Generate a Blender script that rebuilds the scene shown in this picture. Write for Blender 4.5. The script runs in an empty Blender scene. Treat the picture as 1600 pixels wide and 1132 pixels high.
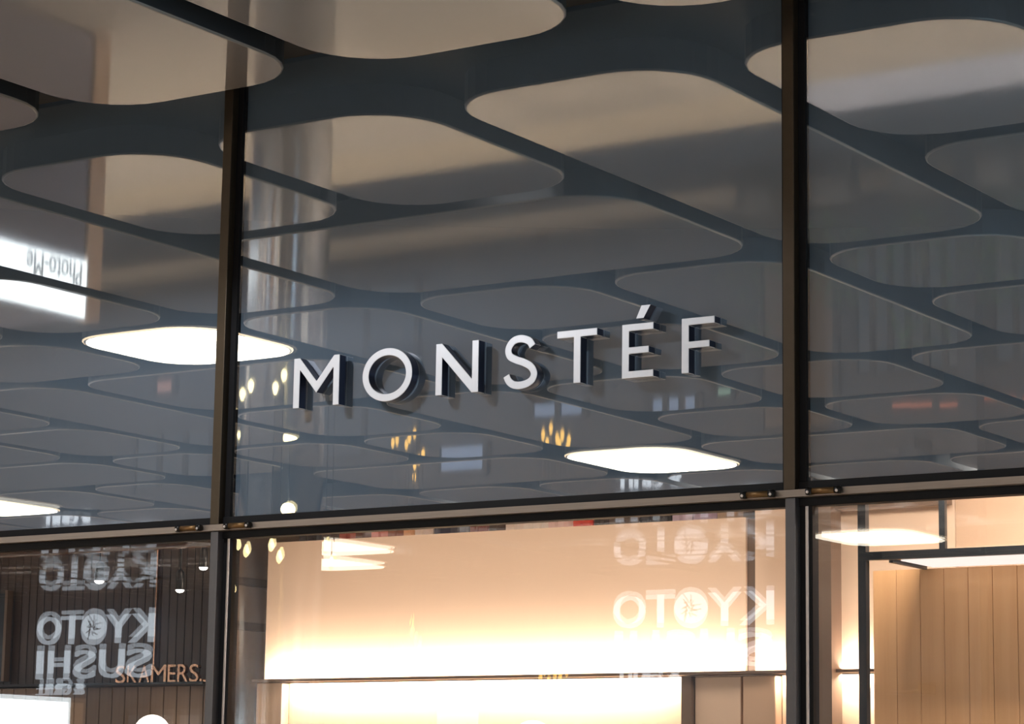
import bpy, bmesh, math, random
from mathutils import Vector, Matrix
random.seed(7)
D = bpy.data
SC = bpy.context.scene
COL = SC.collection

# ------------------------------------------------------------------ camera
def set_camera():
    p, w, r = (math.radians(a) for a in (9.785, 33.43, -0.865))
    fw = Vector((-math.sin(w) * math.cos(p), math.cos(w) * math.cos(p), math.sin(p)))
    rt = Vector((math.cos(w), math.sin(w), 0))
    up = rt.cross(fw)
    rt2 = rt * math.cos(r) - up * math.sin(r)
    up2 = up * math.cos(r) + rt * math.sin(r)
    cd = D.cameras.new('camera'); cd.sensor_width = 36; cd.lens = 90
    cd.clip_start = 0.05; cd.clip_end = 200
    co = D.objects.new('camera', cd); COL.objects.link(co)
    m = Matrix((rt2, up2, -fw)).transposed().to_4x4()
    m.translation = Vector((5.132, -6.151, 1.6))
    co.matrix_world = m
    SC.camera = co
set_camera()

# ------------------------------------------------------------------ world, lights, exposure
W = D.worlds.new('world'); SC.world = W; W.use_nodes = True
W.node_tree.nodes['Background'].inputs[0].default_value = (0.66, 0.73, 0.82, 1)
W.node_tree.nodes['Background'].inputs[1].default_value = 0.75
SC.view_settings.view_transform = 'Standard'; SC.view_settings.look = 'None'
SC.view_settings.exposure = 0.0; SC.view_settings.gamma = 1.0
SC.view_settings.use_curve_mapping = False
SC.cycles.max_bounces = 12; SC.cycles.glossy_bounces = 8; SC.cycles.transparent_max_bounces = 24
SC.cycles.diffuse_bounces = 4
SC.cycles.caustics_reflective = False; SC.cycles.caustics_refractive = False
SC.cycles.sample_clamp_indirect = 6.0
SC.cycles.use_denoising = True

def area(name, loc, size, power, col, direction, size_y=None):
    l = D.lights.new(name, 'AREA'); l.energy = power; l.color = col
    l.shape = 'RECTANGLE'; l.size = size; l.size_y = size_y or size
    o = D.objects.new(name, l); COL.objects.link(o); o.location = loc
    o.rotation_euler = Vector(direction).to_track_quat('-Z', 'Y').to_euler()
    return o
# unseen fill strips added in the canopy joints to brighten the floor below
for yy in (-9.76, -10.96, -12.26):
    area('floor_fill_light', (-6.0, yy, 3.895), 20.0, 1350, (1.0, 0.95, 0.88), (0, 0, -1), 0.07)
# unseen fill strip added in the first canopy joint, aimed at the lettering
area('letter_fill_light', (.02, -1.446, 3.807), .30, 27, (0.93, 0.96, 1.0), (0, .82, -.57), .010)

# ------------------------------------------------------------------ materials
def lin(c):
    return tuple(((v / 255) / 12.92 if v / 255 <= .04045 else ((v / 255 + .055) / 1.055) ** 2.4) for v in c)
def nodes(name):
    m = D.materials.new(name); m.use_nodes = True
    nt = m.node_tree
    return m, nt, nt.nodes, nt.links
def pbr(name, col, rough=.5, metal=0, spec=.5, ior=1.5, var=0.0, scale=6, stretch=(1, 1, 1), bump=0.0, coat=0, emit=None, es=0):
    m, nt, N, L = nodes(name)
    b = N['Principled BSDF']
    b.inputs['Base Color'].default_value = (*col, 1)
    b.inputs['Roughness'].default_value = rough; b.inputs['Metallic'].default_value = metal
    b.inputs['Specular IOR Level'].default_value = spec; b.inputs['IOR'].default_value = ior
    b.inputs['Coat Weight'].default_value = coat; b.inputs['Coat Roughness'].default_value = .03
    if emit:
        b.inputs['Emission Color'].default_value = (*emit, 1); b.inputs['Emission Strength'].default_value = es
    if var or bump:
        tc = N.new('ShaderNodeTexCoord'); mp = N.new('ShaderNodeMapping'); mp.inputs['Scale'].default_value = stretch
        nz = N.new('ShaderNodeTexNoise'); nz.inputs['Scale'].default_value = scale; nz.inputs['Detail'].default_value = 4
        L.new(tc.outputs['Object'], mp.inputs[0]); L.new(mp.outputs[0], nz.inputs['Vector'])
        if var:
            mx = N.new('ShaderNodeMix'); mx.data_type = 'RGBA'
            mx.inputs[6].default_value = (*[v * (1 - var) for v in col], 1)
            mx.inputs[7].default_value = (*[min(1, v * (1 + var)) for v in col], 1)
            L.new(nz.outputs['Fac'], mx.inputs[0]); L.new(mx.outputs[2], b.inputs['Base Color'])
        if bump:
            bp = N.new('ShaderNodeBump'); bp.inputs['Strength'].default_value = bump; bp.inputs['Distance'].default_value = .002
            L.new(nz.outputs['Fac'], bp.inputs['Height']); L.new(bp.outputs[0], b.inputs['Normal'])
    return m
def emis(name, col, s):
    m, nt, N, L = nodes(name)
    e = N.new('ShaderNodeEmission'); e.inputs[0].default_value = (*col, 1); e.inputs[1].default_value = s
    L.new(e.outputs[0], N['Material Output'].inputs[0]); return m
def glass(name, r, tint=(1, 1, 1)):
    m, nt, N, L = nodes(name)
    t = N.new('ShaderNodeBsdfTransparent'); t.inputs[0].default_value = (*tint, 1)
    g = N.new('ShaderNodeBsdfGlossy'); g.inputs['Roughness'].default_value = 0.0
    g.inputs['Color'].default_value = (1, 1, 1, 1)
    mx = N.new('ShaderNodeMixShader'); mx.inputs[0].default_value = r
    L.new(t.outputs[0], mx.inputs[1]); L.new(g.outputs[0], mx.inputs[2]); L.new(mx.outputs[0], N['Material Output'].inputs[0])
    return m
def painted_glass(name, col, r):
    m, nt, N, L = nodes(name)
    d = N.new('ShaderNodeBsdfDiffuse'); d.inputs[0].default_value = (*col, 1)
    g = N.new('ShaderNodeBsdfGlossy'); g.inputs['Roughness'].default_value = 0.0
    g.inputs['Color'].default_value = (1, 1, 1, 1)
    mx = N.new('ShaderNodeMixShader'); mx.inputs[0].default_value = r
    L.new(d.outputs[0], mx.inputs[1]); L.new(g.outputs[0], mx.inputs[2]); L.new(mx.outputs[0], N['Material Output'].inputs[0])
    return m
def wood(name, a, b, scale=3.0, stretch=(14, 14, .7), rough=.45):
    m, nt, N, L = nodes(name)
    p = N['Principled BSDF']; p.inputs['Roughness'].default_value = rough
    tc = N.new('ShaderNodeTexCoord'); mp = N.new('ShaderNodeMapping'); mp.inputs['Scale'].default_value = stretch
    oi = N.new('ShaderNodeObjectInfo'); ad = N.new('ShaderNodeVectorMath'); ad.operation = 'ADD'
    nz = N.new('ShaderNodeTexNoise'); nz.inputs['Scale'].default_value = scale; nz.inputs['Detail'].default_value = 6
    mx = N.new('ShaderNodeMix'); mx.data_type = 'RGBA'; mx.inputs[6].default_value = (*a, 1); mx.inputs[7].default_value = (*b, 1)
    L.new(tc.outputs['Object'], mp.inputs[0]); L.new(mp.outputs[0], ad.inputs[0]); L.new(oi.outputs['Location'], ad.inputs[1])
    L.new(ad.outputs[0], nz.inputs['Vector']); L.new(nz.outputs['Fac'], mx.inputs[0]); L.new(mx.outputs[2], p.inputs['Base Color'])
    return m
M = dict(
    bronze=pbr('bronze', lin((74, 64, 52)), .38, .75, var=.12, scale=30),
    greybar=pbr('grey_anodised', lin((92, 90, 92)), .42, .7, var=.1, scale=30),
    transom=pbr('transom_metal', lin((140, 128, 118)), .4, .6, var=.18, scale=14, stretch=(1, 1, 30)),
    gasket=pbr('black_gasket', lin((14, 14, 17)), .6, spec=.2),
    bead=pbr('aluminium_bead', lin((205, 195, 190)), .3, .8),
    hinge=pbr('hinge_brown', lin((112, 84, 50)), .4, .7),
    hingedark=pbr('hinge_cap', lin((30, 27, 25)), .35, .6),
    upper=glass('upper_pane_glass', .31),
    upperback=painted_glass('enamelled_back_glass', lin((104, 121, 138)), .07),
    lower=glass('lower_pane_glass', .08),
    lowerin=glass('lower_pane_inner_glass', .065),
    clear=glass('glass_edge', .0),
    letter=pbr('brushed_steel', lin((218, 221, 228)), .36, .35, var=.05, scale=8, stretch=(90, 90, 1)),
    letterside=pbr('shaded_steel_return', lin((62, 70, 92)), .28, .85),  # shade on the letter sides put into the steel colour
    panel=pbr('taupe_lacquer', lin((122, 114, 108)), .035, 0, .5, 1.75, bump=.012, scale=1.2),
    panelside=pbr('panel_edge_shaded', lin((40, 38, 37)), .45),  # unlit sides in the narrow joints: their shade is in the colour
    panellip=pbr('panel_lip', lin((112, 104, 97)), .3),
    lit=emis('lit_diffuser', (1.0, .92, .76), 10),
    litrim=emis('lit_rim', (1.0, .78, .5), 3.0),
    soffit=pbr('black_soffit', lin((34, 31, 28)), .6, var=.3, scale=5),
    stone=pbr('beige_stone', lin((186, 168, 148)), .5, var=.1, scale=4),
    stone2=pbr('sunlit_stone', lin((214, 190, 160)), .5, var=.08, scale=4),  # band of daylight on the floor put into the stone colour
    stone3=pbr('sunlit_stone_white', lin((236, 232, 240)), .4, var=.03, scale=20),  # brightest stretch of the daylight band, also by colour
    paving=pbr('shaded_paving', lin((56, 62, 72)), .6, var=.15, scale=4),  # shade beyond the daylight band put into the paving colour
    oppo=pbr('dark_render', lin((50, 57, 68)), .6, var=.2, scale=2),
    chrome=pbr('polished_steel', (.9, .9, .92), .27, 1.0),
    black=pbr('black_steel', lin((24, 28, 32)), .35, .3),
    warmwall=pbr('warm_wall', lin((226, 196, 170)), .6, var=.03, scale=3),
    beige=pbr('beige_board', lin((205, 172, 145)), .5),
    brown=pbr('brown_board', lin((112, 92, 78)), .5, var=.1, scale=4),
    darkwood=wood('dark_wood', lin((44, 31, 25)), lin((72, 54, 43))),
    midwood=wood('mid_wood', lin((92, 72, 58)), lin((128, 104, 84))),
    oak=wood('oak', lin((212, 158, 106)), lin((234, 184, 134))),
    copper=pbr('copper_trim', lin((176, 132, 104)), .25, .9),
    led=emis('led_white', (1, .93, .82), 14),
    board=emis('light_board', (1, .86, .78), 1.25),
    globe=emis('opal_globe', (1, .88, .74), 3.5),
    spotlens=emis('spot_lens', (1, .93, .85), 9),
    signlit=emis('sign_letter_white', (.80, .90, 1.0), 3.4),
    signbox=emis('lightbox_white', (.88, .97, 1.0), 11),
    bulb=emis('filament_bulb', (1, .58, .12), 6),
    bulbpale=emis('festoon_bulb', (1, .84, .42), 14),
    ink=pbr('sign_ink', lin((40, 44, 52)), .5),
    red=emis('neon_orange', (1, .32, .18), 2.2),
    screenb=emis('blue_patch_glow', (.50, .66, .95), 1.3),
    screeng=emis('screen_green', (.5, .85, .66), 1.6),
    screenp=emis('screen_pink', (1, .55, .46), 1.3),
    screenw=emis('sign_face_white', (.78, .92, 1.0), 9),
    winlit=emis('dim_window', (.52, .62, .72), .22),
    winwarm=emis('warm_window', (.95, .66, .46), .22),
    leaf=pbr('leaf', lin((70, 104, 66)), .45, var=.35, scale=9),
    pot=pbr('pot', lin((70, 66, 62)), .6),
    booth=pbr('booth_body', lin((112, 112, 132)), .35),
    boothtop=pbr('booth_wood', lin((176, 134, 92)), .5),
)

# vertical brushing of the steel column: highlights smear along the shaft
nt = M['chrome'].node_tree; b_ = nt.nodes['Principled BSDF']; tg = nt.nodes.new('ShaderNodeTangent'); tg.direction_type = 'RADIAL'; tg.axis = 'Z'
nt.links.new(tg.outputs[0], b_.inputs['Tangent']); b_.inputs['Anisotropic'].default_value = .98; b_.inputs['Anisotropic Rotation'].default_value = .25

# ------------------------------------------------------------------ helpers
def link(name, me, mat=None, parent=None):
    o = D.objects.new(name, me); COL.objects.link(o)
    if mat is not None:
        for mm in (mat if isinstance(mat, (list, tuple)) else [mat]):
            me.materials.append(M[mm] if isinstance(mm, str) else mm)
    if parent: o.parent = parent
    return o
def mesh(bm, name):
    bmesh.ops.recalc_face_normals(bm, faces=bm.faces)
    me = D.meshes.new(name); bm.to_mesh(me); bm.free(); return me
def bbox(bm, x0, x1, y0, y1, z0, z1, bev=0):
    vs = [bm.verts.new((x, y, z)) for x in (x0, x1) for y in (y0, y1) for z in (z0, z1)]
    fs = [bm.faces.new([vs[i] for i in q]) for q in ((0, 1, 3, 2), (4, 6, 7, 5), (0, 4, 5, 1), (2, 3, 7, 6), (0, 2, 6, 4), (1, 5, 7, 3))]
    if bev:
        es = list({e for f in fs for e in f.edges})
        bmesh.ops.bevel(bm, geom=es, offset=bev, segments=2, affect='EDGES', profile=.5)
def box(name, x0, x1, y0, y1, z0, z1, mat, parent=None, bev=0):
    bm = bmesh.new(); bbox(bm, x0, x1, y0, y1, z0, z1, bev)
    return link(name, mesh(bm, name), mat, parent)
def tag(o, label=None, cat=None, group=None, kind=None):
    if label: o['label'] = label
    if cat: o['category'] = cat
    if group: o['group'] = group
    if kind: o['kind'] = kind
    return o
def thing(name, loc, label, cat, group=None):
    o = D.objects.new(name, None); COL.objects.link(o); o.location = loc
    o.empty_display_size = .1
    return tag(o, label, cat, group)
def lathe(name, prof, mat, parent=None, loc=(0, 0, 0), seg=20, axis='Z'):
    bm = bmesh.new(); rings = []
    for r, z in prof:
        ring = []
        for i in range(seg):
            a = 2 * math.pi * i / seg
            v = (r * math.cos(a), r * math.sin(a), z)
            if axis == 'X': v = (z, v[0], v[1])
            if axis == 'Y': v = (v[0], z, v[1])
            ring.append(bm.verts.new(v))
        rings.append(ring)
    for a, b in zip(rings, rings[1:]):
        for i in range(seg):
            f = bm.faces.new((a[i], a[(i + 1) % seg], b[(i + 1) % seg], b[i])); f.smooth = True
    if prof[0][0] > 0: bm.faces.new(rings[0])
    if prof[-1][0] > 0: bm.faces.new(rings[-1])
    o = link(name, mesh(bm, name), mat, parent); o.location = loc; return o
def text_mesh(s):
    c = D.curves.new('txt', 'FONT'); c.body = s; c.extrude = .05; c.resolution_u = 4
    o = D.objects.new('txt', c); COL.objects.link(o)
    dg = bpy.context.evaluated_depsgraph_get(); dg.update()
    me = D.meshes.new_from_object(o.evaluated_get(dg))
    D.objects.remove(o); D.curves.remove(c)
    me.materials.clear()
    return me
def fit_text(s, X, Y, Z, u, w0, w1, z0, z1, t):
    """glyph mesh fitted to a box: origin X,Y ; u = reading direction (2D), thickness t along facing normal"""
    me = text_mesh(s)
    xs = [v.co.x for v in me.vertices]; ys = [v.co.y for v in me.vertices]; zs = [v.co.z for v in me.vertices]
    ax, bx, ay, by = min(xs), max(xs), min(ys), max(ys); az, bz = min(zs), max(zs)
    n = (u[1], -u[0])  # facing normal
    for v in me.vertices:
        a = w0 + (v.co.x - ax) / (bx - ax) * (w1 - w0)
        h = z0 + (v.co.y - ay) / (by - ay) * (z1 - z0)
        k = (v.co.z - az) / (bz - az) * t
        v.co = (X + u[0] * a + n[0] * k, Y + u[1] * a + n[1] * k, Z + h)
    return me

# ------------------------------------------------------------------ large structure
def st(o): o['kind'] = 'structure'; return o
st(box('floor', -27, 9, -12.4, 3, -.1, 0, 'stone'))
st(box('floor_light_band', -27, -4.75, -13.3, -12.4, -.1, 0.0, 'stone2')).name = 'trim_1'  # daylight band, drawn as a paler slab
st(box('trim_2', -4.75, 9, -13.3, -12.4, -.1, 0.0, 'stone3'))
st(box('floor_paving', -27, 9, -19, -13.3, -.1, 0, 'paving')).name = 'floor.001'
st(box('ceiling', -27, 9, -15.6, -.02, 3.913, 4.05, 'soffit'))
st(box('wall_opposite', -27, 3, -15.9, -15.6, 0, 4.05, 'oppo'))
st(box('trim_3', -27, 3, -15.6, -15.25, 0, .14, 'stone'))
st(box('wall_back', -4.2, 4.2, 1.45, 1.55, 0, 3.9, 'brown'))
st(box('wall_spandrel', -4.2, 4.2, .06, .2, 2.62, 4.4, 'brown'))
st(box('ceiling_shop', -4.2, 4.2, .2, 1.45, 2.66, 2.72, 'darkwood')).name = 'ceiling.001'
st(box('wall_left', -4.3, -4.2, 0.05, 1.55, 0, 3.9, 'brown'))
st(box('wall_right', 4.2, 4.3, 0.05, 1.55, 0, 3.9, 'brown'))

# ------------------------------------------------------------------ curtain wall: panes
def pane(name, x0, x1, z0, z1, y, dy, wedge, xw, front, back, parent):
    """double-glazed unit: true front light, inner light a hair out of parallel (ghost images)"""
    bm = bmesh.new()
    v = [bm.verts.new(c) for c in ((x0, y, z0), (x1, y, z0), (x1, y, z1), (x0, y, z1))]
    bm.faces.new(v)
    o = link(name, mesh(bm, name), front, parent)
    bm = bmesh.new()
    H = (z1 - z0) * wedge; Wd = (x1 - x0) * xw
    v = [bm.verts.new(c) for c in ((x0, y + dy + H, z0), (x1, y + dy + H + Wd, z0), (x1, y + dy + Wd, z1), (x0, y + dy, z1))]
    bm.faces.new(v)
    link('inner_pane', mesh(bm, 'inner_pane'), back, parent)
wn = 0
for k in range(-2, 2):
    xa, xb = k * 2.0, k * 2.0 + 2
    wn += 1
    e = D.objects.new(f'window_{wn}', None); COL.objects.link(e); e['kind'] = 'structure'
    e['label'] = ['outermost left upper dark glass pane', 'upper dark grey glass pane left of the steel lettering', 'upper dark grey glass pane behind the steel lettering', 'upper dark grey glass pane right of the steel lettering'][k + 2]
    pane('pane', xa + .02, xb - .03, 2.455, 3.93, 0.0, .016, {-1: .0022, 0: .0011, 1: .0011}.get(k, .001), .0003, 'upper', 'upperback', e)
    wn += 1
    e = D.objects.new(f'window_{wn}', None); COL.objects.link(e); e['kind'] = 'structure'
    e['label'] = ['outermost left lower clear pane', 'lower clear pane in front of the dark wood shop', 'lower clear pane in front of the glowing warm wall', 'lower clear pane in front of the oak boards'][k + 2]
    pane('pane', xa + .02, xb - .03, .15, 2.41, 0.004, .018, {-1: .0021, 0: .0016, 1: .0009}.get(k, .001), .0004, 'lower', 'lowerin', e)

# frames
tn = 4
for k in range(-2, 3):
    x = k * 2.0
    e = D.objects.new(f'trim_{tn}', None); COL.objects.link(e); e['kind'] = 'structure'; tn += 1
    e['label'] = 'dark bronze mullion with black gaskets between the glass panes'
    box('mullion_bar', x - .025, x + .010, -.034, .06, 2.441, 3.95, 'bronze', e, .002)
    box('gasket', x - .038, x - .025, -.012, .03, 2.455, 3.93, 'gasket', e)
    box('gasket', x + .010, x + .031, -.006, .03, 2.455, 3.93, 'gasket', e)
    box('lower_bar', x - .020, x + .010, -.034, .06, .1, 2.420, 'greybar', e, .002)
    box('gasket', x - .030, x - .020, -.010, .03, .12, 2.41, 'gasket', e)
    box('gasket', x + .010, x + .027, -.004, .03, .12, 2.41, 'gasket', e)
    box('glazing_bead', x + .027, x + .036, -.008, .03, .12, 2.402, 'bead', e, .001)
    box('gasket', x + .036, x + .047, -.005, .03, .12, 2.402, 'gasket', e)
e = D.objects.new(f'trim_{tn}', None); COL.objects.link(e); e['kind'] = 'structure'; tn += 1
e['label'] = 'pale worn metal transom bar across the shopfront'
bm = bmesh.new()
bbox(bm, -4.2, 4.2, -.036, .05, 2.421, 2.441); bbox(bm, -4.2, 4.2, -.040, -.036, 2.421, 2.4245)
link('transom_bar', mesh(bm, 'transom_bar'), 'transom', e)
box('upper_gasket', -4.2, 4.2, -.012, .03, 2.441, 2.466, 'gasket', e, .002)
box('lower_gasket', -4.2, 4.2, -.012, .03, 2.398, 2.421, 'gasket', e, .002)

# hinges on the transom
hg = [(-.099, 'left of the left mullion'), (.097, 'right of the left mullion'), (1.904, 'left of the right mullion'), (2.101, 'right of the right mullion')]
for hx, where in hg:
    t = thing('hinge', (hx, -.046, 2.4325), f'small brown barrel hinge on the transom just {where}', 'hinge', 'barrel hinges on the transom')
    lathe('barrel', [(.0085, -.033), (.0085, .033)], 'hinge', t, axis='X', seg=14)
    for s in (-1, 1):
        lathe('end_cap', [(.006, s * .052), (.0105, s * .050), (.0105, s * .034), (.006, s * .0335)], 'hingedark', t, axis='X', seg=14)
        lathe('bolt', [(.004, -.013), (.004, -.010)], 'bead', t, loc=(s * .043, 0, -.003), axis='Y', seg=8)

# ------------------------------------------------------------------ steel letters
YF, YB = -.036, -.003
KS = (6.151 + YF) / (6.151 - .075)   # outlines were measured 75 mm in front of the glass
def extrude_poly(loops_xz, name):
    bm = bmesh.new()
    for pts in loops_xz:
        pts = [(5.132 + (x - 5.132) * KS, 1.6 + (z - 1.6) * KS) for x, z in pts]
        f = [bm.verts.new((x, YF, z)) for x, z in pts]; b = [bm.verts.new((x, YB, z)) for x, z in pts]
        ff = bm.faces.new(f); fb = bm.faces.new(b)
        ff.material_index = 0; fb.material_index = 1
        n = len(pts)
        for i in range(n):
            q = bm.faces.new((f[i], f[(i + 1) % n], b[(i + 1) % n], b[i])); q.material_index = 1
    return finish(bm, name)
def finish(bm, name):
    bmesh.ops.recalc_face_normals(bm, faces=bm.faces)
    me = D.meshes.new(name); bm.to_mesh(me); bm.free(); return me
def strip(left, right, closed, name):
    left, right = ([(5.132 + (x - 5.132) * KS, 1.6 + (z - 1.6) * KS) for x, z in q] for q in (left, right))
    bm = bmesh.new(); n = len(left)
    A = [[bm.verts.new((p[0], y, p[1])) for p in s] for s in (left, right) for y in (YF, YB)]
    lf, lb, rf, rb = A
    rng = range(n if closed else n - 1)
    for i in rng:
        j = (i + 1) % n
        f = bm.faces.new((lf[i], lf[j], rf[j], rf[i])); f.material_index = 0
        for q in ((lb[i], lb[j], rb[j], rb[i]), (lf[i], lf[j], lb[j], lb[i]), (rf[i], rf[j], rb[j], rb[i])):
            g = bm.faces.new(q); g.material_index = 1
            if q[0] in (lf[i], rf[i]): g.smooth = True
    if not closed:
        for i in (0, n - 1):
            g = bm.faces.new((lf[i], rf[i], rb[i], lb[i])); g.material_index = 1
    bmesh.ops.recalc_face_normals(bm, faces=bm.faces)
    bm.edges.ensure_lookup_table()
    for ed in bm.edges:
        if len(ed.link_faces) == 2 and ed.link_faces[0].material_index != ed.link_faces[1].material_index: ed.smooth = False
    me = D.meshes.new(name); bm.to_mesh(me); bm.free(); return me
def letter(me, label, bev=True):
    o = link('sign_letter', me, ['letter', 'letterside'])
    if bev:
        md = o.modifiers.new('edge', 'BEVEL'); md.width = .0011; md.segments = 1; md.limit_method = 'ANGLE'; md.angle_limit = .9
        md.material = 0
    return tag(o, label, 'letter', 'steel letters of the shop sign')
z0, z1 = 2.777, 2.931
letter(extrude_poly([[(.322, z0), (.345, z0), (.346, 2.894), (.410, 2.8), (.4735, 2.894), (.474, z0), (.4965, z0), (.4965, z1), (.475, z1), (.4095, 2.838), (.345, z1), (.322, z1)][:3] + [(.4105, 2.8195 - .0)] + [(.4735, 2.894), (.474, z0), (.4965, z0), (.4965, z1), (.475, z1), (.4105, 2.8555), (.345, z1), (.322, z1)]], 'letter_m'),
       'brushed steel raised capital letter M at the start of the sign')
n = 72
cx, cz = .6755, 2.854
letter(strip([(cx + .0915 * math.cos(2 * math.pi * i / n), cz + .0805 * math.sin(2 * math.pi * i / n)) for i in range(n)],
             [(cx + .0685 * math.cos(2 * math.pi * i / n), cz + .0585 * math.sin(2 * math.pi * i / n)) for i in range(n)], True, 'letter_o'),
       'brushed steel raised ring-shaped letter O, second in the sign', True)
letter(extrude_poly([[(.852, z0), (.875, z0), (.875, 2.889), (.981, z0), (1.004, z0), (1.004, z1), (.981, z1), (.981, 2.818), (.874, z1), (.852, z1)]], 'letter_n'),
       'brushed steel raised capital letter N between the O and the S')
def catmull(P, m=8):
    out = []
    for i in range(len(P) - 1):
        p0, p1, p2, p3 = P[max(i - 1, 0)], P[i], P[i + 1], P[min(i + 2, len(P) - 1)]
        for k in range(m):
            t = k / m
            out.append(tuple(.5 * (2 * p1[a] + (p2[a] - p0[a]) * t + (2 * p0[a] - 5 * p1[a] + 4 * p2[a] - p3[a]) * t * t + (3 * p1[a] - p0[a] - 3 * p2[a] + p3[a]) * t ** 3) for a in (0, 1)))
    return out + [P[-1]]
S = [(.1000, .121), (.088, .1375), (.060, .1467), (.033, .141), (.0175, .120), (.0225, .0985), (.045, .0855), (.070, .0765), (.095, .062), (.1062, .041), (.096, .021), (.069, .0113), (.040, .0125), (.021, .024), (.0110, .042)]
c = catmull(S)
lf, rt_ = [], []
for i, p in enumerate(c):
    a, b = c[max(i - 1, 0)], c[min(i + 1, len(c) - 1)]
    d = Vector((b[0] - a[0], b[1] - a[1])).normalized(); nn = Vector((-d.y, d.x)) * .0112
    lf.append((1.0905 + p[0] + nn.x, 2.775 + p[1] + nn.y)); rt_.append((1.0905 + p[0] - nn.x, 2.775 + p[1] - nn.y))
letter(strip(lf, rt_, False, 'letter_s'), 'brushed steel raised curved letter S in the middle of the sign', True)
letter(extrude_poly([[(1.330, z0), (1.3535, z0), (1.3535, 2.910), (1.408, 2.910), (1.408, z1), (1.274, z1), (1.274, 2.910), (1.330, 2.910)]], 'letter_t'),
       'brushed steel raised capital letter T between the S and the accented E')
le = letter(extrude_poly([[(1.490, z0), (1.592, z0), (1.592, 2.797), (1.513, 2.797), (1.513, 2.846), (1.577, 2.846), (1.577, 2.865), (1.513, 2.865), (1.513, 2.911), (1.592, 2.911), (1.592, z1), (1.490, z1)]], 'letter_e'),
            'brushed steel raised letter E carrying an acute accent above it')
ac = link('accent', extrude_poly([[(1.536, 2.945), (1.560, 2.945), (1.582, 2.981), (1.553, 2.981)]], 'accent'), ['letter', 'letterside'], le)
letter(extrude_poly([[(1.682, z0), (1.705, z0), (1.705, 2.846), (1.770, 2.846), (1.770, 2.865), (1.705, 2.865), (1.705, 2.911), (1.786, 2.911), (1.786, z1), (1.682, z1)]], 'letter_f'),
       'brushed steel raised capital letter F closing the sign')

# ------------------------------------------------------------------ canopy of lacquered panels
ZP = 3.773
cache = {}
def rounded(w, h, r, inset, z, seg=7):
    pts = []
    r2 = r - inset
    for cx_, cy_, a0 in ((w / 2 - r, h / 2 - r, 0), (-w / 2 + r, h / 2 - r, 90), (-w / 2 + r, -h / 2 + r, 180), (w / 2 - r, -h / 2 + r, 270)):
        for i in range(seg + 1):
            a = math.radians(a0 + 90 * i / seg)
            pts.append((cx_ + r2 * math.cos(a), cy_ + r2 * math.sin(a), z))
    return pts
def panel_mesh(w, h, lit):
    key = (round(w, 2), round(h, 2), lit)
    if key in cache: return cache[key]
    bm = bmesh.new(); r = min(.26, .3 * min(w, h) + .02)
    R = [[bm.verts.new(p) for p in rounded(w, h, r, i, z)] for i, z in ((.008, 0), (.002, .002), (0, .006), (.0, .105))]
    b = bm.faces.new(R[0]); b.material_index = 0
    t = bm.faces.new(R[3]); t.material_index = 1
    n = len(R[0])
    for k in range(3):
        for i in range(n):
            f = bm.faces.new((R[k][i], R[k][(i + 1) % n], R[k + 1][(i + 1) % n], R[k + 1][i]))
            f.material_index = (2, 2, 1)[k]; f.smooth = k < 2
    me = mesh(bm, 'ceiling_panel')
    for mm in (('panel', 'panelside', 'panellip') if not lit else ('panellip', 'panelside', 'litrim')): me.materials.append(M[mm])
    cache[key] = me; return me
ORD = 'first second third fourth fifth sixth seventh eighth ninth tenth eleventh twelfth thirteenth fourteenth fifteenth sixteenth seventeenth eighteenth nineteenth twentieth'.split() + ['twenty-%s' % s for s in 'first second third fourth fifth sixth seventh eighth ninth'.split()]
def add_panel(x0, x1, y0, y1, lit, label):
    w, h = round(x1 - x0, 2), round(y1 - y0, 2)
    o = link('ceiling_light_panel' if lit else 'ceiling_panel', panel_mesh(w, h, lit))
    o.location = ((x0 + x1) / 2, (y0 + y1) / 2, ZP)
    if lit:
        dk = ('d', w, h)
        if dk not in cache:
            bm = bmesh.new(); r = min(.26, .3 * min(w, h) + .02)
            a = [bm.verts.new(p) for p in rounded(w, h, r, .02, -.004)]; b = [bm.verts.new(p) for p in rounded(w, h, r, .02, .006)]
            bm.faces.new(a); bm.faces.new(b)
            for i in range(len(a)): bm.faces.new((a[i], a[(i + 1) % len(a)], b[(i + 1) % len(a)], b[i]))
            me = mesh(bm, 'diffuser'); me.materials.append(M['lit']); cache[dk] = me
        d = link('diffuser', cache[dk], None, o)
    tag(o, label, 'ceiling light' if lit else 'ceiling panel', 'glowing ceiling panels' if lit else 'taupe canopy panels')
rows = [(-.21, -1.38), (-1.50, -2.70), (-2.81, -3.69), (-3.81, -4.95), (-5.07, -6.13), (-6.25, -7.24), (-7.36, -8.46), (-8.58, -9.70), (-9.82, -10.90), (-11.02, -12.20), (-12.32, -13.40), (-13.52, -14.30), (-14.42, -15.2)]
def col(c, wd=1): return (.05 + 1.006 * c - .44, .05 + 1.006 * (c + wd - 1) + .44)
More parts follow.
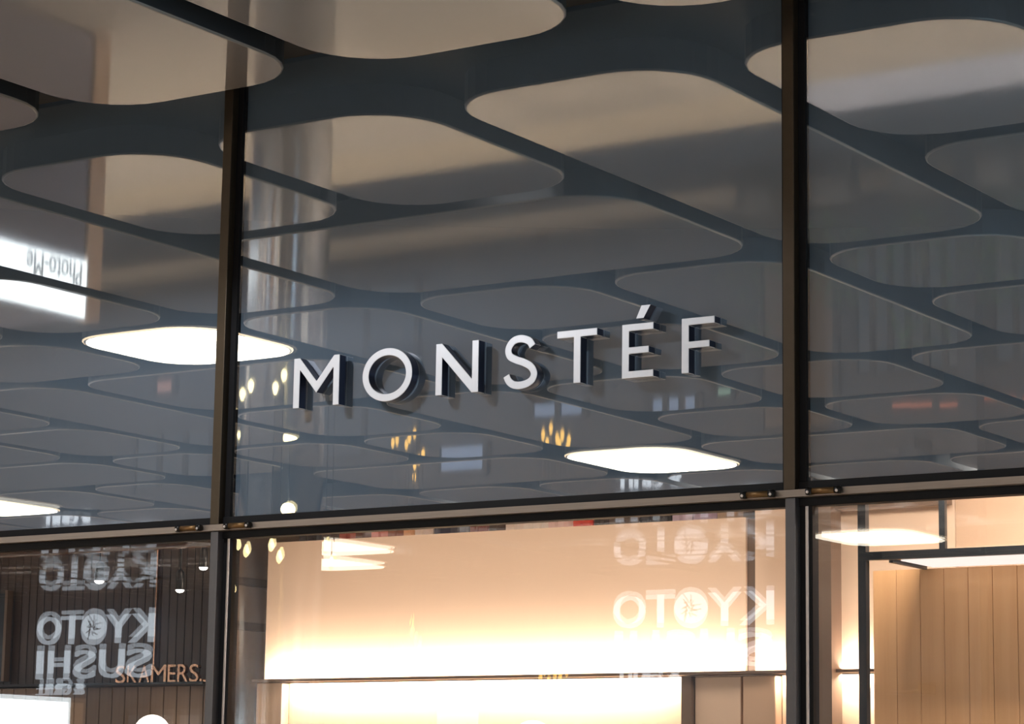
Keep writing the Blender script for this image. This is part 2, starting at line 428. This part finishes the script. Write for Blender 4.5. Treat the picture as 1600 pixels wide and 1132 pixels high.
# (row, row span, x0, x1, lit)
fixed = []
def fx(r, span, c, wd=1, lit=False): fixed.append((r, span, *col(c, wd), lit))
for cc in (-1, 0, 2, 3): fx(0, 1, cc)
fx(0, 2, 1); fx(0, 2, -2); fx(1, 1, -1, 2); fx(1, 1, 2); fx(1, 1, -3); fx(0, 1, -3)
fx(2, 1, -3, 1, True); fx(2, 2, 0); fx(2, 1, 1); fx(3, 1, 1, 2); fx(2, 1, -1); fx(2, 2, -2); fx(3, 1, -1)
fixed.append((6, 1, -3.50, -2.62, True)); fixed.append((6, 1, -9.42, -8.55, True))
fixed.append((9, 1, -8.95, -8.06, True)); fixed.append((10, 1, -9.93, -9.04, True)); fixed.append((10, 1, -4.28, -3.36, True))
occ = {r: [] for r in range(len(rows))}
allp = []
for r, span, a, b, lit in fixed:
    for q in range(span): occ[r + q].append((a, b))
    allp.append((r, span, a, b, lit))
rnd = random.Random(3)
for r, (ya, yb) in enumerate(rows):
    ym = abs(yb) + 6.15
    lo = 5.13 - .995 * ym - 1.2; hi = max(5.13 - .40 * (abs(ya) + 6.15) + 1.3, 3.6 if r < 2 else -9)
    blocked = list(occ[r])
    if r == 6: blocked.append((-6.52, -5.62))      # the steel column rises here
    x = lo
    blocked.sort()
    gaps = []; cur = lo
    for a, b in blocked:
        if a - .11 > cur: gaps.append((cur, a - .115))
        cur = max(cur, b + .115)
    if cur < hi: gaps.append((cur, hi))
    for a, b in gaps:
        L_ = b - a
        if L_ < .35: continue
        nn = max(1, round((L_ + .115) / 1.005)); w = (L_ - .115 * (nn - 1)) / nn
        i = 0
        while i < nn:
            xa = a + i * (w + .115)
            if r > 2 and i + 1 < nn and rnd.random() < .22:
                allp.append((r, 1, xa, xa + 2 * w + .115, False)); i += 2; continue
            if r > 2 and r + 1 < len(rows) and w > .6 and rnd.random() < .18 and not any(s < xa + w + .1 and e > xa - .1 for s, e in occ[r + 1]):
                if not (r + 1 == 6 and xa < -5.5 and xa + w > -6.6):
                    allp.append((r, 2, xa, xa + w, False)); occ[r + 1].append((xa, xa + w)); i += 1; continue
            allp.append((r, 1, xa, xa + w, False)); i += 1
litlab = {(2,): 'glowing square ceiling panel in the third row from the glass, seen across the left mullion',
          }
byrow = {}
for p in allp: byrow.setdefault(p[0], []).append(p)
for r, ps in byrow.items():
    ps.sort(key=lambda p: -p[3])
    for i, (r_, span, a, b, lit) in enumerate(ps):
        shape = 'long' if span == 2 else ('wide' if b - a > 1.4 else 'square')
        kind = 'glowing cream' if lit else 'taupe lacquered'
        add_panel(a, b, rows[r + span - 1][1], rows[r][0], lit,
                  f'{shape} {kind} canopy panel, {ORD[i]} from the right in the {ORD[r]} row out from the glass')

# ------------------------------------------------------------------ steel column
t = thing('steel_column', (-6.07, -7.9, 0), 'polished steel round column standing under the canopy, mirrored in the glass', 'column')
lathe('shaft', [(.29, .12), (.29, 3.912)], 'chrome', t, seg=64)
lathe('base_ring', [(.31, 0), (.31, .11), (.292, .12)], 'chrome', t, seg=48)

# ------------------------------------------------------------------ warm shop (middle and right panes)
w = thing('wall_panel', (.34, 1.0, 2.0), 'large warm cream wall panel washed from below behind the middle pane', 'wall panel')
def rel(o, p):
    o.parent = p; o.matrix_parent_inverse = Matrix.Translation(p.location).inverted(); return o
def rbox(name, *a, parent=None, bev=0):
    x0, x1, y0, y1, za, zb, m = a
    L_ = parent.location if parent else Vector()
    return box(name, x0 - L_.x, x1 - L_.x, y0 - L_.y, y1 - L_.y, za - L_.z, zb - L_.z, m, parent, bev)
rbox('board', -.62, 1.307, 1.0, 1.06, 2.02, 2.505, 'warmwall', parent=w)
rbox('shadow_gap', 1.309, 1.339, 1.01, 1.05, 2.02, 2.50, 'brown', parent=w)
w2 = thing('wall_panel', (1.6, 1.0, 2.0), 'narrow warm cream wall panel right of the dark slot', 'wall panel')
rbox('board', 1.341, 2.02, 1.0, 1.06, 2.02, 2.532, 'warmwall', parent=w2)
w3 = thing('wall_panel', (2.6, 1.0, 2.0), 'beige upper wall board above the oak boards', 'wall panel')
rbox('board', 2.022, 4.1, 1.0, 1.06, 1.2, 2.66, 'beige', parent=w3)
sh = thing('ledge', (.5, .95, 2.01), 'thin dark metal ledge with hidden light strips across the warm wall', 'ledge')
rbox('metal_edge', -.62, 1.885, .93, .942, 2.007, 2.0165, 'brown', parent=sh)
rbox('shelf', -.62, 1.885, .942, 1.0, 2.008, 2.014, 'brown', parent=sh)
nw = thing('niche_wall', (.3, 1.0, 0), 'glowing white niche wall below the thin ledge', 'wall panel')
rbox('board', -.505, 1.10, 1.0, 1.05, 0, 2.004, 'warmwall', parent=nw)
sp = thing('side_panel', (-.56, 1.0, 0), 'pale beige side panel left of the glowing niche', 'panel')
rbox('board', -.62, -.508, .96, 1.03, 0, 2.003, 'beige', parent=sp)
po = thing('post', (1.12, .97, 0), 'dark grey upright post right of the glowing niche', 'post')
rbox('upright', 1.104, 1.139, .95, 1.02, 0, 2.003, 'brown', parent=po)
cb = thing('cabinet', (1.22, .98, 0), 'cream cabinet door right of the dark upright post', 'cabinet')
rbox('door', 1.142, 1.306, .97, 1.05, 0, 2.002, 'warmwall', parent=cb, bev=.003)
cb = thing('cabinet', (1.38, .98, 0), 'beige cabinet end beside the right mullion', 'cabinet')
rbox('door', 1.318, 1.432, .96, 1.05, 0, 2.002, 'beige', parent=cb, bev=.003)
nw = thing('niche_wall', (1.6, 1.0, 0), 'narrow glowing white niche behind the right mullion', 'wall panel')
rbox('board', 1.436, 2.02, 1.0, 1.05, 0, 2.004, 'warmwall', parent=nw)
bc = thing('pillar', (1.57, .93, 0), 'dull brown interior pillar just right of the right mullion', 'pillar')
rbox('shaft', 1.50, 1.655, .90, .97, 0, 2.55, 'brown', parent=bc)
rbox('head', 1.49, 2.02, .93, .98, 2.505, 2.66, 'brown', parent=bc)
pt = thing('partition', (-.78, 1.15, 0), 'brown shop partition just right of the left mullion', 'partition')
rbox('board', -.80, -.76, .92, 1.45, 0, 2.66, 'brown', parent=pt)
for zz in (2.20, 2.36): rbox('batten', -.76, -.752, .93, 1.44, zz, zz + .03, 'darkwood', parent=pt)
rbox('back_board', -.76, -.62, 1.2, 1.25, 0, 2.66, 'brown', parent=pt)
# hidden light strips on the ledge (lamps of the shop)
WC = (1.0, .84, .68)
area('ledge_uplight', (.35, .965, 2.020), 1.9, 13, WC, (0, .35, 1), .03)
area('ledge_uplight', (1.68, .965, 2.020), .66, 4.5, WC, (0, .35, 1), .03)
area('niche_downlight', (.30, .965, 2.003), 1.58, 12, (1, .84, .66), (0, .3, -1), .03)
area('niche_downlight', (1.72, .965, 2.003), .55, 5, (1, .84, .66), (0, .3, -1), .03)
area('shop_ceiling_light', (.5, .55, 2.64), 2.2, 8.5, WC, (0, .5, -1), .25)
area('oak_shop_light', (3.0, .35, 2.64), 1.8, 60, (1, .90, .78), (0, .45, -1), .25)
area('dark_shop_light', (-1.7, .5, 2.64), 1.4, 2.4, (1, .80, .62), (0, .4, -1), .2)

# garments folded on the top shelf behind the warm wall
cols = [('charcoal', (52, 46, 48)), ('dark brown', (84, 62, 52)), ('brick red', (176, 88, 72)), ('chestnut', (112, 72, 58)), ('salmon', (220, 128, 108)), ('rust striped', (150, 92, 70)), ('apricot', (236, 178, 130)), ('off white', (238, 214, 198)), ('navy', (56, 56, 76)), ('slate', (82, 80, 90)), ('maroon', (126, 60, 54)), ('coffee', (76, 58, 50)), ('cream', (246, 226, 210)), ('ivory', (250, 236, 222)), ('pale rose', (244, 208, 198)), ('scarlet', (226, 76, 58)), ('espresso', (66, 54, 48)), ('taupe', (98, 82, 72)), ('black', (40, 36, 36)), ('lilac', (206, 184, 198)), ('mauve', (186, 160, 178)), ('sand', (196, 164, 136))]
edges = [-.56, -.46, -.38, -.31, -.24, -.17, -.10, -.05, .03, .10, .18, .26, .33, .40, .50, .60, .68, .74, .86, .98, 1.06, 1.15, 1.24]
gs = thing('top_shelf', (.34, 1.2, 2.49), 'slim shelf behind the top edge of the warm wall carrying folded garments', 'shelf')
rbox('board', -.62, 1.30, 1.07, 1.40, 2.43, 2.445, 'brown', parent=gs)
for i, (nm, cc) in enumerate(cols):
    a, b = edges[i], edges[i + 1]
    bm = bmesh.new(); k = max(2, int((b - a) / .018))
    fr, bk = [], []
    for j in range(k + 1):
        x = a + .002 + (b - a - .004) * j / k
        yy = 1.10 + (.012 if j % 2 else 0) + rnd.uniform(-.003, .003)
        zt = 2.635 + rnd.uniform(-.004, .004)
        fr.append((bm.verts.new((x, yy, 2.447)), bm.verts.new((x, yy, zt)))); bk.append((bm.verts.new((x, 1.30, 2.447)), bm.verts.new((x, 1.30, zt))))
    for j in range(k):
        bm.faces.new((fr[j][0], fr[j + 1][0], fr[j + 1][1], fr[j][1])); bm.faces.new((bk[j][0], bk[j + 1][0], bk[j + 1][1], bk[j][1]))
        bm.faces.new((fr[j][1], fr[j + 1][1], bk[j + 1][1], bk[j][1])); bm.faces.new((fr[j][0], fr[j + 1][0], bk[j + 1][0], bk[j][0]))
    for q in (0, k): bm.faces.new((fr[q][0], fr[q][1], bk[q][1], bk[q][0]))
    o = link('folded_garment', mesh(bm, 'folded_garment'), pbr('cloth_' + nm.replace(' ', '_'), lin(cc), .8))
    tag(o, f'{nm} folded garment in the row above the warm wall', 'garment', 'garments above the warm wall')

# oak clad volume with separate boards
ok = thing('oak_cladding', (1.89, .7, 0), 'light oak clad volume of upright boards behind the right pane', 'cladding')
rbox('core', 1.89, 4.1, .722, .98, 0, 2.285, 'midwood', parent=ok)
x = 1.889; i = 0
bm = bmesh.new(); bbox(bm, 0, .0735, 0, .02, 0, 2.288, .0012); pm = mesh(bm, 'board'); pm.materials.append(M['oak'])
while x < 4.05:
    o = D.objects.new('board', pm); COL.objects.link(o); o.parent = ok
    o.location = (x - 1.89, rnd.uniform(0, .0015), 0); x += .0747
fr = thing('black_frame', (1.978, .45, 0), 'slim black steel frame standing in front of the oak boards', 'frame')
rbox('post', 1.966, 1.990, .44, .464, 0, 2.66, 'black', parent=fr)
rbox('beam', 1.990, 4.1, .44, .464, 2.293, 2.316, 'black', parent=fr)
rbox('hanger', 2.213, 2.231, .444, .46, 2.316, 2.66, 'black', parent=fr)
lb = thing('light_board', (2.9, .58, 2.29), 'glowing pinkish white light board hung between frame and oak boards', 'light')
rbox('tray', 2.055, 4.1, .466, .70, 2.296, 2.32, 'beige', parent=lb)
rbox('diffuser', 2.085, 4.09, .47, .69, 2.290, 2.296, 'board', parent=lb)
rbox('trim_edge', 2.050, 2.062, .466, .70, 2.286, 2.31, 'black', parent=lb)

# ------------------------------------------------------------------ dark wood shop (left pane)
sw = thing('slatted_wall', (-2.4, 1.2, 2.02), 'dark brown slatted wood bulkhead behind the lower left pane', 'wall panel')
rbox('backing', -4.1, -.81, 1.215, 1.25, 2.02, 2.66, 'darkwood', parent=sw)
bm = bmesh.new(); bbox(bm, 0, .0355, 0, .010, 0, .62); sm = mesh(bm, 'slat'); sm.materials.append(M['darkwood'])
for i in range(82):
    o = D.objects.new('slat', sm); COL.objects.link(o); o.parent = sw
    o.location = (-1.69 + i * .04, .004, .01)
rbox('joint_strip', -1.309, -1.303, 1.188, 1.2, 2.02, 2.54, 'copper', parent=sw)
dp = thing('wall_frame', (-2.2, 1.17, 2.2), 'dark framed panel at the far left of the slatted bulkhead', 'frame')
rbox('panel', -2.60, -2.06, 1.17, 1.19, 2.04, 2.385, 'black', parent=dp)
rbox('edge', -2.062, -2.048, 1.16, 1.19, 2.04, 2.395, 'midwood', parent=dp)
lg = thing('counter_wall', (-2.0, 1.0, 0), 'brown slatted counter front under the shop lettering ledge', 'counter')
rbox('ledge', -1.62, -.82, .90, 1.2, 2.003, 2.011, 'black', parent=lg)
rbox('backing', -4.1, -.82, 1.02, 1.2, 0, 2.003, 'midwood', parent=lg)
bm = bmesh.new(); bbox(bm, 0, .058, 0, .012, 0, 2.0); sm = mesh(bm, 'slat'); sm.materials.append(M['midwood'])
for i in range(52):
    o = D.objects.new('slat', sm); COL.objects.link(o); o.parent = lg
    o.location = (-2.09 + i * .0625, .008, 0)
sg = thing('shop_lettering', (-1.05, .95, 2.011), 'copper edged raised shop name lettering on the dark ledge', 'lettering')
word = 'SKAMERS.J'
fr_ = [(-1.262, -1.214), (-1.206, -1.158), (-1.150, -1.098), (-1.092, -1.020), (-1.012, -.974), (-.966, -.916), (-.910, -.868), (-.862, -.852), (-.846, -.815)]
for ch, (a, b) in zip(word, fr_):
    zt = .012 if ch == '.' else .064
    me = fit_text(ch, 0, 0, 0, (1, 0), a + 1.05, b + 1.05, 0, zt, .018)
    o = link('letter', me, 'copper', sg)
    o.location = (0, 0, 0)
pelm = thing('copper_pelmet', (-2.2, .3, 2.43), 'copper pelmet strip along the top of the lower left pane', 'pelmet')
rbox('strip', -4.1, -.28, .30, .33, 2.417, 2.452, 'copper', parent=pelm)
for (x, y, z, r, wh) in ((-1.24, .8, 2.375, .018, 'leftmost and lowest but one'), (-.855, .8, 2.33, .016, 'middle and lowest'), (-.75, .8, 2.406, .016, 'rightmost, by the mullion')):
    t = thing('ceiling_spotlight', (x, y, z), f'small bright ceiling spotlight in the dark wood shop, {wh}', 'spotlight', 'spotlights in the dark wood shop')
    lathe('can', [(r * .6, .07), (r * .9, .06), (r * 1.05, .0)], 'black', t, seg=14)
    lathe('stem', [(.004, .07), (.004, 2.66 - z)], 'black', t, seg=8)
    lathe('lens', [(r, -.001), (r * .7, -.008), (0.0005, -.011)], 'spotlens', t, seg=14)
for (x, y, z, r, lab) in ((-1.03, .88, 1.828, .066, 'glowing round globe lamp in the dark wood shop'), (.645, .8, 1.792, .071, 'glowing round globe lamp in front of the white niche')):
    t = thing('globe_lamp', (x, y, z), lab, 'lamp', 'glowing globe lamps')
    lathe('globe', [(.001, r)] + [(r * math.sin(math.pi * i / 12), r * math.cos(math.pi * i / 12)) for i in range(1, 12)] + [(.001, -r)], 'globe', t, seg=24)
    lathe('stem', [(.012, -r), (.012, -z + .02), (.09, -z + .015), (.09, -z)], 'black', t, seg=12)

# ------------------------------------------------------------------ opposite side of the arcade
def sushi_sign(x0, x1, where):
    """faces the shopfront (+y): reads from high x to low x"""
    y = -15.5; wd = x1 - x0
    t = thing('shop_sign', (x1, y, 3.2), f'white glowing raised lettering of the restaurant opposite, {where}', 'sign', 'restaurant signs opposite')
    def ch(s, a, b, za, zb):
        me = fit_text(s, 0, 0, 0, (-1, 0), a * wd, b * wd, za - 3.2, zb - 3.2, .05)
        link('letter', me, 'signlit', t)
    for s, a, b in (('K', .01, .205), ('Y', .205, .40), ('T', .615, .785), ('O', .80, .995)): ch(s, a, b, 3.305, 3.625)
    em = lathe('emblem_disc', [(.0005, .05), (.175, .05), (.175, 0), (.0005, 0)], 'signlit', t, loc=(-.51 * wd, 0, .265), axis='Y', seg=32)
    bm = bmesh.new()
    for k in range(9):
        a = math.radians(20 + 40 * k); r0, r1 = .02 + .02 * (k % 2), .07 + .03 * (k % 3)
        p, q = Vector((math.cos(a) * r0, 0, math.sin(a) * r0)), Vector((math.cos(a + .4) * r1, 0, math.sin(a + .4) * r1))
        s = Vector((-(q - p).z, 0, (q - p).x)).normalized() * .011
        f = [bm.verts.new(v + Vector((0, .054, 0))) for v in (p - s, p + s, q + s * .5, q - s * .5)]
        g = [bm.verts.new(v + Vector((0, .049, 0))) for v in (p - s, p + s, q + s * .5, q - s * .5)]
        bm.faces.new(f); bm.faces.new(g)
        for i in range(4): bm.faces.new((f[i], f[(i + 1) % 4], g[(i + 1) % 4], g[i]))
    link('emblem_strokes', mesh(bm, 'emblem_strokes'), 'ink', em)
    for s, a, b in (('S', .02, .225), ('U', .25, .445), ('S', .49, .665), ('H', .715, .885), ('I', .945, .985)): ch(s, a, b, 2.915, 3.235)
    for s, a, b in (('&', .575, .655), ('G', .69, .755), ('R', .77, .825), ('I', .85, .862), ('L', .885, .925), ('L', .94, .98)): ch(s, a, b, 2.735, 2.86)
    bx = .02
    box('mounting_rail', -wd, 0, -.08, -.06, .03, .05, 'black', t); box('mounting_rail', -wd, 0, -.08, -.06, -.2, -.18, 'black', t)
sushi_sign(-7.91, -6.13, 'mirrored at the right of the middle pane')
sushi_sign(-15.62, -13.85, 'mirrored in the lower left pane')

pb = thing('photo_booth', (-8.9, -7.3, 0), 'grey photo booth with a bright white lightbox, mirrored at the far left', 'booth')
rbox('body', -9.7, -8.36, -8.25, -6.0, 0.02, 1.85, 'booth', parent=pb, bev=.02)
rbox('hood', -9.7, -8.35, -8.25, -6.0, 2.301, 2.307, 'booth', parent=pb)
rbox('corner_trim', -8.50, -8.34, -8.42, -8.255, 0.02, 2.30, 'beige', parent=pb)
lbx = rbox('lightbox', -9.6, -8.33, -8.245, -6.0, 1.857, 2.30, 'signbox', parent=pb)
me = fit_text('Photo-Me', 0, 0, 0, (0, 1), .06, .66, .0, .19, .006)
o = link('lettering', me, 'ink', lbx); o.location = (-8.33 + 8.9, -8.245 + 7.3, 1.885)

# hanging filament bulbs
def bulb_cluster(pts, y, lab, mat, r, h):
    cxm = sum(p[0] for p in pts) / len(pts)
    t = thing('pendant_cluster', (cxm, y, 3.90), lab, 'pendant light')
    lathe('canopy_plate', [(.12, -.02), (.12, .012)], 'black', t, seg=16)
    for px, pz, dy in pts:
        lathe('cord', [(.004, pz + h - 3.90), (.004, -.02)], 'black', t, loc=(px - cxm, dy, 0), seg=6)
        lathe('bulb', [(.0006, pz - h - 3.9), (r * .7, pz - h * .7 - 3.9), (r, pz - h * .2 - 3.9), (r * .8, pz + h * .4 - 3.9), (r * .35, pz + h - 3.9)], mat, t, loc=(px - cxm, dy, 0), seg=12)
bulb_cluster([(-8.10, 2.82, 0), (-8.01, 2.81, .06), (-7.92, 2.79, 0), (-7.83, 2.76, .05), (-7.85, 2.98, -.05), (-7.77, 2.94, 0), (-7.86, 3.14, 0), (-7.88, 2.86, .1), (-7.80, 3.04, .08)], -12.0, 'cluster of amber filament bulbs mirrored below the letter O', 'bulb', .017, .045)
bulb_cluster([(-7.12, 2.76, 0), (-7.05, 2.64, .05), (-6.96, 2.70, 0), (-6.88, 2.83, .04), (-7.10, 2.70, .1), (-7.04, 2.72, -.04), (-6.94, 2.79, .08), (-6.89, 2.75, .0)], -13.0, 'cluster of amber filament bulbs mirrored below the letter T', 'bulb', .018, .055)
bulb_cluster([(-5.71, 3.27, 0), (-5.64, 3.22, 0), (-5.43, 3.25, 0), (-5.36, 3.17, 0), (-4.98, 3.22, 0), (-4.93, 3.11, 0)], -7.0, 'cluster of cream teardrop bulbs mirrored at the top left of the warm wall', 'bulbpale', .022, .045)
bulb_cluster([(-7.38, 3.18, 0), (-7.48, 3.15, 0), (-7.31, 3.06, 0), (-7.42, 3.01, 0), (-6.89, 3.12, 0), (-6.81, 3.13, 0), (-6.76, 3.19, 0)], -9.0, 'cluster of smaller cream bulbs mirrored lower beside the warm wall', 'bulbpale', .016, .032)
t = thing('globe_lamp', (-5.57, -7.35, 3.53), 'small cream globe lamp hanging by the steel column', 'lamp', 'glowing globe lamps')
lathe('globe', [(.001, .045)] + [(.05 * math.sin(math.pi * i / 8), .045 * math.cos(math.pi * i / 8)) for i in range(1, 8)] + [(.001, -.045)], 'bulbpale', t, seg=16)
lathe('cord', [(.005, .045), (.005, .38)], 'black', t, seg=6)

# unseen glowing strips added along the facade to put streaks on the steel column
x = -4.5; i = 0
tones = [('cream', (1, .84, .62), 11), ('white', (1, .96, .9), 40), ('amber', (1, .62, .36), 6), ('pale peach', (1, .72, .52), 6), ('daylight', (.8, .9, 1), 22), ('brown', (.7, .42, .28), 1.5)]
wr = random.Random(5)
while x > -26:
    wd = wr.uniform(.14, .5); nm, cc, ss = tones[i % 6]
    t = thing('added_glow_strip', (x - wd / 2, 0, 0), f'{nm} added glow strip, {ORD[i]} along the facade to the left of the dark wood shop', 'window', 'added glow strips along the facade')
    box('glow', -wd / 2, wd / 2, .02, .05, .1, 3.70, emis('display_glow_' + nm.replace(' ', '_'), cc, ss), t)
    box('sill', -wd / 2 - .03, wd / 2 + .03, -.03, .05, 0, .1, 'black', t); box('head', -wd / 2 - .03, wd / 2 + .03, -.01, .05, 3.70, 3.76, 'black', t)
    x -= wd + wr.uniform(.12, .8); i += 1
for k, (a, b, nm, cc, ss) in enumerate(((4.5, 5.1, 'sky blue', (.35, .7, 1.0), 34), (5.4, 6.6, 'cool white', (.85, .93, 1), 11), (7.0, 7.4, 'deep blue', (.2, .5, .95), 7))):
    t = thing('added_glow_strip', ((a + b) / 2, 0, 0), f'{nm} added glow strip along the facade to the right of the oak shop', 'window', 'added glow strips along the facade')
    wd = b - a
    box('glow', -wd / 2, wd / 2, .02, .05, .1, 3.70, emis('display_glow_' + nm.replace(' ', '_'), cc, ss), t)
    box('sill', -wd / 2 - .03, wd / 2 + .03, -.03, .05, 0, .1, 'black', t); box('head', -wd / 2 - .03, wd / 2 + .03, -.01, .05, 3.70, 3.76, 'black', t)
st(box('wall_facade', -27, -4.3, .05, .2, 0, 4.05, 'oppo')); st(box('wall_facade', 4.3, 9, .05, .2, 0, 4.05, 'oppo'))

# shopfront bays opposite: windows, screens, sky patches, neon, plants
def bay(x0, x1, za, zb, mat, lab, nm='shop_window', cat='window', mull=3):
    t = thing(nm, ((x0 + x1) / 2, -15.6, za), lab, cat)
    wd = x1 - x0; h = zb - za
    box('glow', -wd / 2, wd / 2, .0, .03, 0, h, mat, t)
    for i in range(mull + 1):
        xx = -wd / 2 + wd * i / max(1, mull)
        box('frame_bar', xx - .03, xx + .03, .0, .07, -.03, h + .03, 'black', t)
    box('frame_rail', -wd / 2, wd / 2, 0, .06, h, h + .05, 'black', t); box('frame_rail', -wd / 2, wd / 2, 0, .06, -.05, 0, 'black', t)
bay(-22.5, -17.2, .6, 2.5, 'winwarm', 'dim warm shop window far left across the arcade', mull=5)
bay(-14.3, -12.8, 1.9, 2.5, 'winlit', 'pale grey shop window under the left restaurant sign', mull=4)
bay(-12.4, -10.4, .5, 2.3, 'winlit', 'dim bluish shop window right of the left restaurant sign', mull=3)
bay(-10.1, -9.5, 2.3, 2.55, 'screenb', 'small blue menu screen left of the right restaurant sign', 'lit_patch', 'screen', 1)
bay(-8.95, -8.3, 1.93, 2.06, 'screenb', 'blue glowing sky patch below and left of the right restaurant sign', 'lit_patch', 'screen', 2)  # this and the next: pieces of sky stood in for by glowing panels
bay(-7.55, -7.0, 1.98, 2.12, 'screenb', 'blue glowing sky patch right below the right restaurant sign', 'lit_patch', 'screen', 3)
bay(-6.82, -6.6, 1.93, 1.99, 'screeng', 'thin green menu screen beside the blue patch', 'lit_patch', 'screen', 1)
bay(-14.05, -13.75, 1.30, 1.42, 'screenp', 'small salmon sign low on the far wall', 'lit_patch', 'screen', 1)
bay(-6.3, -5.5, .6, 2.35, 'winwarm', 'warm lit doorway of the restaurant right of its sign', mull=2)
bay(-5.3, -4.2, .6, 1.9, 'winlit', 'greenish grey window behind the planters', mull=6)
bay(-3.9, -2.6, .6, 1.9, 'winlit', 'grey window at the right end of the planters', mull=6)
t = thing('upturned_sign', (-4.64, -15.2, 2.62), 'bright white sign laid face up in a tray above the planters', 'light')  # white sign turned face up so only the ceiling mirrors it
bm = bmesh.new(); bbox(bm, -.17, .17, -.22, .16, 0, .015)
for q in ((-.17, -.155, -.22, .16), (.155, .17, -.22, .16), (-.17, .17, -.22, -.205), (-.17, .17, .145, .16)): bbox(bm, *q, .015, .09)
link('tray', mesh(bm, 'tray'), 'black', t); box('diffuser', -.15, .15, -.20, .14, .016, .022, 'screenw', t)
box('bracket', -.02, .02, -.40, -.2, .0, .04, 'black', t)
nt_ = thing('neon_strip', (-4.0, -15.5, 2.24), 'broken orange neon strip above the planters', 'neon light')
for i, (a, b) in enumerate(((-.9, -.72), (-.70, -.50), (-.42, -.22), (.02, .14), (.18, .32), (.40, .52), (.56, .80))):
    lathe('tube', [(.014, a), (.014, b)], 'red', nt_, axis='X', seg=8, loc=(0, .02 * (i % 2), .015 * (i % 3)))
for i, (xx, hh, lab) in enumerate(((-5.9, 1.5, 'tall'), (-5.1, 1.1, 'low'), (-4.3, 1.6, 'tallest'), (-3.5, 1.2, 'middle sized'), (-2.5, 1.4, 'rightmost'))):
    t = thing('potted_shrub', (xx, -14.75, 0), f'{lab} green shrub in a dark planter across the arcade', 'plant', 'shrubs across the arcade')
    lathe('planter', [(.18, 0), (.25, .5), (.23, .5), (.2, .42), (.001, .42)], 'pot', t, seg=20)
    lathe('stem', [(.02, .4), (.012, hh)], 'pot', t, seg=8)
    bm = bmesh.new()
    for q in range(240):
        a = rnd.uniform(0, 6.283); rr = .38 * math.sqrt(rnd.random()); zz = rnd.uniform(.55, hh + .3)
        rr *= math.sin(math.pi * min(1, max(.12, (zz - .4) / (hh + .05)))) * .8 + .2
        p = Vector((rr * math.cos(a), rr * math.sin(a), zz)); d = Vector((rnd.uniform(-1, 1), rnd.uniform(-1, 1), rnd.uniform(-.4, .8))).normalized()
        s = d.orthogonal().normalized() * .028; l = d * .1
        v = [bm.verts.new(p + k) for k in (Vector(), l * .5 + s, l, l * .5 - s)]
        bm.faces.new(v)
    f = link('foliage', mesh(bm, 'foliage'), 'leaf', t); f['kind'] = 'stuff'
pp = thing('pillar', (-4.03, -15.3, 0), 'dark square pillar between the windows behind the planters', 'pillar')
box('shaft', -.09, .09, -.09, .09, 0, 3.912, 'oppo', pp)
